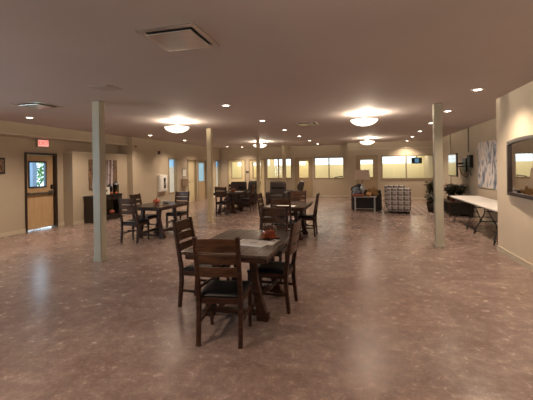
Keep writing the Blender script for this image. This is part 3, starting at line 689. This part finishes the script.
def text_mesh(body, size, material, parent, loc, rot, name, ext=.002, align='CENTER'):
    cu = bpy.data.curves.new(name, 'FONT'); cu.body = body; cu.size = size; cu.extrude = ext; cu.align_x = align; cu.align_y = 'CENTER'
    to = bpy.data.objects.new(name, cu); COL.objects.link(to); dg = bpy.context.evaluated_depsgraph_get(); me = bpy.data.meshes.new_from_object(to.evaluated_get(dg))
    bpy.data.objects.remove(to); me.materials.clear(); me.materials.append(material)
    o = bpy.data.objects.new(name, me); COL.objects.link(o); o.location = loc; o.rotation_euler = rot; o.parent = parent; return o
t = thing('exit_sign', 'lit red EXIT sign above the wooden exit door', 'sign', (LX, 8.00, 2.40))
MB().bb(0, .07, -.185, .185, -.105, .105).build('housing', mat('sign_housing', (.35, .30, .25), .5, var=.05), t, bevel=.008)
MB().bb(.07, .076, -.165, .165, -.088, .088).build('face', mat('sign_face', (.8, .35, .32), .4, emit=(1, .42, .36), estr=.8), t)
text_mesh('EXIT', .155, mat('sign_letters', (.8, .02, .02), .4, emit=(1, .03, .02), estr=.9), t, (.078, 0, 0), (R(90), 0, R(90)), 'lettering')

t = thing('fire_extinguisher_cabinet', 'white recessed-look cabinet with dark glass slot on the left wall', 'cabinet', (WBX, 13.25, 1.06))
MB().bb(0, .10, -.29, .29, -.35, .35).build('body', white_m, t, bevel=.01)
MB().bb(.10, .112, -.25, .25, -.31, .31).build('door', mat('white_enamel_bright', (.82, .81, .79), .4, var=.02), t, bevel=.004)
MB().bb(.112, .118, -.02, .13, -.22, .22).build('window_slot', mat('dark_slot_glass', (.03, .028, .03), .2, var=.1), t, bevel=.003)
t.location = (WBX, 13.25, 1.06)
text_mesh('FIRE', .085, white_m, t, (.1195, .055, 0), (R(90), R(90), R(90)), 'lettering', .001)
t = thing('wall_speaker', 'small dark alarm device high on the left wall above the white cabinet', 'alarm', (WBX, 13.05, 2.33))
MB().bb(0, .05, -.06, .06, -.07, .07).build('body', mat('alarm_brown', (.07, .04, .03), .5, var=.1), t, bevel=.008); MB().bb(.05, .054, -.035, .035, -.04, .02).build('lens', dkmet, t)
t = thing('motion_sensor', 'tiny beige sensor under the ceiling at the wall jog', 'sensor', (WBX, 11.45, 2.50))
MB().bb(0, .06, -.045, .045, -.05, .05).build('body', brown_d, t, bevel=.012); MB().bb(.06, .064, -.03, .03, -.035, .01).build('lens', dkmet, t)
t = thing('notice_frame', 'small white notice frame left of the cream door', 'picture frame', (WBX, 15.2, 1.46))
a = MB(); a.bb(0, .02, -.19, .19, -.19, .19); a.build('frame', black, t, bevel=.003); MB().bb(.02, .024, -.165, .165, -.165, .165).build('sheet', white_m, t)
t = thing('wall_mailbox', 'small brown letter box below the white notice', 'letter box', (WBX, 15.15, .99))
MB().bb(0, .10, -.22, .22, -.18, .16).build('body', mat('mailbox_brown', (.26, .18, .12), .5, var=.1), t, bevel=.01); MB().bb(0, .11, -.23, .23, .16, .185).build('lid', mat('mailbox_lid', (.22, .15, .10), .5, var=.1), t, bevel=.004)
t = thing('room_plate', 'small dark name plate between the two far left doors', 'sign', (-6.33, BY, 1.42))
MB().bb(-.12, .12, -.012, 0, -.06, .06).build('plate', mat('dark_plate', (.04, .025, .03), .5, var=.1), t, bevel=.003); MB().bb(-.095, .095, -.016, -.012, -.02, .02).build('text_band', mat('plate_band', (.2, .16, .14), .6, var=.3, scale=60), t)
t = thing('handset', 'dark slanted object leaning on the sill of the wide far window', 'sill ornament', (-1.14, BY-.03, 1.045))
MB().box((0, -.02, .055), (.44, .035, .045), (0, R(-9), 0)).build('body', black, t, bevel=.01); MB().box((-.17, -.02, .012), (.04, .03, .024)).build('foot', black, t, bevel=.004); MB().box((.17, -.02, .03), (.03, .03, .06)).build('foot', black, t)

# ------------------------------------------------------------------ armchairs
def recliner(x, y, rz, label, w=.86, m_=rec_lea, hb=1.04):
    t = thing('recliner', label, 'armchair', (x, y, 0), R(rz), 'dark leather recliners by the far windows')
    MB().box((0, .02, .24), (w-.24, .70, .28)).build('base', m_, t, bevel=.03, seg=3)
    for s in (-1, 1): MB().bb(s*(w/2-.17), s*w/2, -.36, .40, .04, .64).build('armrest', m_, t, bevel=.06, seg=4)
    MB().bb(-w/2+.17, w/2-.17, -.25, .42, .36, .52).build('seat_cushion', m_, t, bevel=.05, seg=4)
    q = MB(); q.box((0, -.36, .72), (w-.16, .22, .66), (R(12), 0, 0)); q.build('backrest', m_, t, bevel=.07, seg=4)
    q = MB(); q.box((0, -.30, hb-.16), (w-.28, .16, .26), (R(12), 0, 0)); q.build('head_cushion', m_, t, bevel=.06, seg=4)
    MB().box((0, .42, .26), (w-.36, .05, .26)).build('footrest', m_, t, bevel=.02)
    for s in (-1, 1): MB().bb(s*(w/2-.16), s*(w/2-.08), -.3, .3, 0, .05).build('foot', black, t)
recliner(-3.36, 14.4, 186, 'upright dark recliner facing the camera, directly behind the second table')
recliner(-2.90, 15.4, 98, 'dark recliner turned sideways, just left of the wide far window', hb=.98)
recliner(-5.02, 14.35, 200, 'dark brown recliner behind the distant dining table')
recliner(-4.95, 15.45, 150, 'darkest recliner right of the distant table, near the slim tan post')

# plaid armchairs, rug, black armchair with table in front
def plaid_chair(x, y, rz, label):
    t = thing('plaid_armchair', label, 'armchair', (x, y, 0), R(rz), 'plaid armchairs on the rug')
    MB().bb(-.36, .36, -.36, .38, .07, .40).build('base', plaid, t, bevel=.03, seg=3)
    for s in (-1, 1): MB().bb(s*.23, s*.375, -.36, .38, .10, .62).build('armrest', plaid_y, t, bevel=.05, seg=4)
    MB().bb(-.22, .22, -.22, .36, .38, .48).build('seat_cushion', plaid, t, bevel=.035, seg=3)
    MB().box((0, -.33, .49), (.75, .18, .76), (R(5), 0, 0)).build('backrest', plaid, t, bevel=.05, seg=4)
    for a in (-1, 1):
        for b in (-1, 1): MB().sweep([(a*.30, b*.30, 0), (a*.30, b*.30, .08)], [.03, .045], [.03, .045]).build('leg', black, t)
ZR = .012
def zset(o, z): o.location.z = z
plaid_chair(1.28, 13.05, -6, 'nearer plaid armchair seen from behind, standing on the rug')
plaid_chair(1.34, 15.0, -10, 'farther plaid armchair, half hidden behind the nearer one')
for o in COL.objects:
    if o.parent is None and o.name.startswith('plaid_armchair'): o.location.z = ZR
rg = MB().bb(-.92, .92, -1.5, 1.6, 0, ZR).build('area_rug', rug_m, loc=(1.72, 14.1, 0)); tag(rg, 'brown plaid rug under the plaid armchairs', 'rug')

t = thing('black_armchair', 'bulky black armchair seen from behind, with the metal table against its back', 'armchair', (.20, 13.85, 0))
bk = mat('black_upholstery', (.016, .014, .016), .6, var=.3, scale=20)
MB().bb(-.48, .50, -.35, .40, .06, .44).build('base', bk, t, bevel=.04, seg=3)
MB().bb(-.54, -.36, -.38, .42, .02, .70).build('armrest', bk, t, bevel=.06, seg=4); MB().bb(.36, .54, -.38, .42, .02, .66).build('armrest', bk, t, bevel=.06, seg=4)
MB().box((-.0, -.34, .42), (1.04, .16, .72), (R(4), 0, 0)).build('backrest', bk, t, bevel=.06, seg=4)
MB().box((-.33, -.25, .80), (.42, .18, .30), (R(6), R(-28), 0)).build('head_wing', bk, t, bevel=.08, seg=4)
for a in (-1, 1): MB().bb(a*.42-.03, a*.42+.03, -.3, .3, 0, .07).build('foot', black, t)
t = thing('metal_side_table', 'slim console with pale metal legs in front of the black armchair', 'side table', (.14, 13.18, 0))
MB().box((0, 0, .545), (.78, .34, .03)).build('top', chrome, t, bevel=.004)
for a in (-1, 1):
    for b in (-1, 1): MB().box((a*.335, b*.14, .265), (.045, .03, .53)).build('leg', chrome, t, bevel=.003)
MB().box((0, .14, .10), (.64, .02, .02)).build('crossbar', chrome, t)
z0 = .56
t = thing('table_lamp', 'table lamp with square beige shade on the metal side table', 'lamp', (.06, 13.22, z0))
MB().lathe([(.085, 0), (.09, .015), (.03, .035), (.02, .06), (.075, .14), (.10, .22), (.09, .30), (.05, .37), (.018, .42), (.014, .62)], seg=24).build('base', mat('mercury_glass', (.45, .48, .50), .2, metal=.6, var=.3, scale=20), t, smooth=True)
s_ = MB(); r4 = [[s_.bm.verts.new((sx_*a, sy_*b, z)) for sx_, sy_ in ((-1, -1), (1, -1), (1, 1), (-1, 1))] for a, b, z in ((.27, .17, .60), (.24, .145, .94), (.235, .14, .94), (.265, .165, .60))]
for i in range(4):
    for j in range(4): s_.bm.faces.new((r4[i][j], r4[i][(j+1) % 4], r4[(i+1) % 4][(j+1) % 4], r4[(i+1) % 4][j]))
sh_ = s_.build('shade', shade_m, t)
MB().box((0, 0, .62), (.50, .012, .006)).build('shade_spider', dkmet, sh_)
t = thing('folded_throw', 'blue-grey folded throw draped over the left end of the side table', 'blanket', (-.16, 13.22, z0))
q = MB(); 
for k, (dx, dz, w) in enumerate(((0, .05, .26), (.01, .13, .24), (-.01, .21, .20), (.0, .28, .13))): q.box((dx, 0, dz), (w, .26, .10), (R(6*(-1)**k), R(8*(-1)**k), R(10*k)))
q.build('fabric', bluegrey, t, bevel=.045, seg=4)
t = thing('rust_cushion', 'rust red cushion lying low on the side table', 'cushion', (-.09, 13.075, z0)); 
MB().box((0, 0, .045), (.44, .12, .09)).build('body', rust, t, bevel=.042, seg=5); MB().box((0, -.061, .045), (.42, .006, .006)).build('piping', tan_f, t)
pumpkin('pumpkin', .27, 13.12, z0+.0, .095, 'tan and orange pumpkin on the side table, right of the lamp', mat('pumpkin_tan', (.55, .27, .10), .5, var=.4, scale=12))
pumpkin('pumpkin', .225, 13.30, z0, .06, 'dull orange pumpkin behind the tan one, beside the lamp base', mat('pumpkin_brown', (.36, .16, .07), .5, var=.3))
mb = MB()
for i in range(120):
    a_, b_ = random.uniform(-1, 1), random.uniform(0, 1); mb.leaf((a_*.14, random.uniform(-.04, .04), .0+.30*b_*(1-abs(a_)*.5)), (a_, random.uniform(-.5, .5), .8), (0, 1, .2), .11, .05)
t = thing('dried_flowers', 'dried tan foliage standing at the right of the lamp', 'dried flowers', (.42, 13.27, z0))
mb.build('foliage', tan_f, t); MB().lathe([(.035, 0), (.045, .05), (.03, .10), (.035, .11)], seg=16).build('vase', pot_m, t, smooth=True)
t = thing('magazine_stack', 'white papers sticking out at the right end of the side table', 'papers', (.44, 13.08, z0), R(8))
MB().box((0, 0, .006), (.20, .10, .012)).build('sheet', paper, t, bevel=.001); MB().box((.02, .01, .017), (.18, .09, .010), (0, 0, R(10))).build('cover', black, t)

def plant(name, x, y, label, hpot, rpot, n, spread, h, m_, pm=pot_m, z=0, L=.16):
    t = thing(name, label, 'plant', (x, y, z))
    MB().lathe([(rpot*.72, 0), (rpot*.95, hpot*.9), (rpot, hpot*.92), (rpot, hpot), (rpot*.88, hpot), (rpot*.86, hpot*.9), (.002, hpot*.9)], seg=24, cap=False).build('pot', pm, t, smooth=True)
    MB().lathe([(.002, hpot*.91), (rpot*.87, hpot*.91)], seg=20, cap=False).build('soil', soil, t)
    st = MB(); lv = MB()
    for i in range(n):
        th = random.uniform(0, 2*PI); sp = spread*random.uniform(.15, 1); hh = h*random.uniform(.5, 1)
        p0 = Vector((.3*rpot*math.cos(th), .3*rpot*math.sin(th), hpot*.9)); p2 = Vector((sp*math.cos(th), sp*math.sin(th), hpot+hh)); p1 = (p0+p2)/2 + Vector((-.15*sp*math.cos(th), -.15*sp*math.sin(th), .1*hh))
        st.tube([p0, p1, p2], [.006, .005, .003], 5)
        for k in range(16):
            u = .3+.7*k/15; p = p0.lerp(p1, u*2) if u < .5 else p1.lerp(p2, u*2-1); a = random.uniform(0, 2*PI)
            lv.leaf(p, (math.cos(a), math.sin(a), random.uniform(-.4, .7)), (0, 0, 1), L*random.uniform(.7, 1.2), L*.45)
    st.build('stem', bark, t); lv.build('foliage', m_, t)
plant('potted_plant', 2.86, 16.3, 'dark leafy plant in a brown pot in front of the far right wall', .26, .14, 22, .32, .80, dkleaf)

# ------------------------------------------------------------------ right wall: planter bench, television, painting, folding tables, mirror
t = thing('planter_bench', 'low dark bench crowded with plants behind the folding tables', 'bench', (3.05, 13.1, 0))
MB().bb(-.36, .36, -.75, .75, .40, .45).build('top', dkbrown, t, bevel=.005)
for a in (-1, 1):
    for b in (-1, 1): MB().box((a*.32, b*.70, .20), (.05, .05, .40)).build('leg', dkbrown, t)
MB().bb(-.30, .30, -.67, .67, .06, .40).build('storage_box', black, t, bevel=.01)  # dark block filling the space under the bench top
for x, y, lab, n, z in ((2.88, 12.65, 'dark bushy plant at the near end of the planter bench', 14, .45), (3.18, 13.0, 'dark plant against the wall on the planter bench', 12, .45), (2.92, 13.25, 'dark reddish plant in the middle of the planter bench', 12, .45), (3.12, 13.62, 'dark plant at the far end of the planter bench', 12, .45)):
    plant('bench_plant', x, y, lab, .13, .09, n+8, .20, .40, dkleaf if 'reddish' not in lab else mat('reddish_leaf', (.16, .045, .03), .5, color2=(.03, .02, .012), scale=8), z=z, L=.12)
t = thing('floor_basket', 'large dark wicker basket with greenery on the floor beside the planter bench', 'basket', (2.45, 13.4, 0))
MB().lathe([(.17, 0), (.22, .18), (.24, .34), (.22, .34), (.20, .18), (.15, .02)], seg=24).build('basket_body', mat('dark_wicker', (.05, .03, .02), .7, var=.5, scale=40, bump=.4), t, smooth=True)
mb = MB()
for i in range(260):
    th, rr = random.uniform(0, 2*PI), random.random()**.5*.22
    mb.leaf((rr*math.cos(th), rr*math.sin(th), random.uniform(.30, .62)), (math.cos(th), math.sin(th), random.uniform(-.2, 1)), (0, 0, 1), .13, .06)
mb.build('foliage', dkleaf, t)

t = thing('television', 'wall-hung television angled out on its arm, reflecting the far window', 'television', (3.03, 13.20, 1.63), R(0))
a_ = R(3); 
MB().box((0, 0, 0), (.05, 1.36, .76), (0, 0, -a_)).build('cabinet', black, t, bevel=.008)
MB().box((-.028, 0, .005), (.006, 1.30, .70), (0, 0, -a_)).build('screen', screen_m, t)
br2 = MB(); br2.box((.16, 0, .05), (.30, .05, .05)); br2.box((.16, -.18, -.05), (.30, .04, .04)); br2.bb(.33, .385, -.2, .2, -.22, .22); br2.build('wall_bracket', dkmet, t, bevel=.003)
MB().tube([(.10, -.42, -.1), (.14, -.5, -.3), (.30, -.46, -.42), (.38, -.3, -.30)], .012, 6).build('cable', black, t)
t = thing('media_box', 'dark box and cables mounted on the wall right beside the television', 'wall box', (RX, 12.65, 1.70))
MB().bb(-.10, 0, -.16, .16, -.16, .24).build('housing', dkmet, t, bevel=.006)
MB().tube([(-.05, 0, -.16), (-.04, .03, -.30), (-.02, .0, -.42)], .012, 6).build('cable', black, t)
tag(MB().bb(RX-.03, RX, 12.93, 12.97, 2.05, H).build('cable_conduit', mat('conduit_brown', (.16, .12, .08), .5, var=.1)), 'thin brown conduit running from the television up to the ceiling', 'conduit')
t = thing('abstract_painting', 'tall blue, white and beige abstract canvas above the folding tables', 'painting', (RX, 11.05, 1.62))
MB().bb(-.04, 0, -.86, .86, -.65, .65).build('canvas', abstract, t, bevel=.003)
MB().bb(-.025, 0, -.84, .84, -.63, .63).build('stretcher_frame', paper, t)

def folding_table(y, label):
    t = thing('folding_table', label, 'folding table', (2.88, y, 0), 0, 'white folding tables along the right wall')
    Lh, wh = .915, .38
    MB().bb(-wh, wh, -Lh, Lh, .700, .74).build('tabletop', plastic_w, t, bevel=.015, seg=3)
    rl = MB()
    for s in (-1, 1): rl.bb(s*.30, s*.33, -.84, .84, .675, .70)
    rl.build('rail', dkmet, t)
    for s in (-1, 1):
        yy = s*.50; yo = s*.62
        for q in (-1, 1):
            MB().tube([(q*.14, yy, .685), (q*.16, yy+s*.01, .50), (q*.22, yy+s*.03, .36), (q*.33, yo, .10), (q*.345, yo+s*.02, .012)], .013, 8).build('leg', dkmet, t)
        lg = MB(); lg.tube([(-.335, yo, .03), (-.31, yo, .09)], .016); lg.tube([(.335, yo, .03), (.31, yo, .09)], .016)
        lg.tube([(-.24, yy+s*.04, .32), (.24, yy+s*.04, .32)], .010); lg.tube([(-.15, yy, .55), (.15, yy, .55)], .010)
        lg.tube([(0, yy, .55), (0, yy-s*.26, .68)], .010); lg.build('leg_brace', dkmet, t)
folding_table(8.58, 'nearer white folding table along the right wall')
folding_table(10.43, 'farther white folding table, its end touching the nearer one')

t = thing('wall_mirror', 'large dark-framed mirror with a gently arched top on the near right wall', 'mirror', (NX-.042, 6.20, 1.53), R(-2.9))
ym, zb = .75, -.44
def ztop(y): return .465 + .04*(1-(y/ym)**2)
fr = MB(); n = 16; wv = .055
outer = [(y_, ztop(y_)) for y_ in [-ym+2*ym*i/n for i in range(n+1)]]
def strip(mb, pa, pb, x0=-.045, x1=0):
    n_ = len(pa); V = [[mb.bm.verts.new((x, *p)) for x, p in ((x1, a), (x0, a), (x0, b), (x1, b))] for a, b in zip(pa, pb)]
    for i in range(n_-1):
        for k in range(4): mb.bm.faces.new((V[i][k], V[i][(k+1) % 4], V[i+1][(k+1) % 4], V[i+1][k]))
    mb.bm.faces.new(V[0]); mb.bm.faces.new(V[-1][::-1])
strip(fr, outer, [(y_*(1-wv/ym), z_-wv) for y_, z_ in outer])
fr.bb(-.045, 0, -ym, -ym+wv, zb, .42); fr.bb(-.045, 0, ym-wv, ym, zb, .42); fr.bb(-.045, 0, -ym+wv, ym-wv, zb, zb+wv)
fr.build('frame', mat('mirror_frame_wood', (.035, .022, .018), .35, var=.3), t)
mg = MB(); pts = [(y_*(1-.055/ym), z_-.055) for y_, z_ in outer]; V = [mg.bm.verts.new((-.012, y_, zb+.05)) for y_, _ in pts], [mg.bm.verts.new((-.012, y_, z_)) for y_, z_ in pts]
for i in range(len(pts)-1): mg.bm.faces.new((V[0][i], V[0][i+1], V[1][i+1], V[1][i]))
r_ = bmesh.ops.extrude_face_region(mg.bm, geom=mg.bm.faces[:]); bmesh.ops.translate(mg.bm, verts=[v for v in r_['geom'] if isinstance(v, bmesh.types.BMVert)], vec=(.006, 0, 0))
mg.build('mirror_glass', mirror_m, t)
t = thing('corridor_television', 'dark blue screen seen hanging beyond the right pane of the far right window', 'television', (2.95, 20.6, 1.92))
MB().box((0, 0, 0), (.52, .06, .32)).build('cabinet', black, t, bevel=.006); MB().box((0, -.033, 0), (.20, .006, .22)).build('screen', mat('lit_blue_screen', (.03, .06, .1), .2, emit=(.15, .35, .6), estr=.6), t)
MB().bb(-.02, .02, -.02, .02, .16, H-1.92).build('ceiling_pole', dkmet, t)
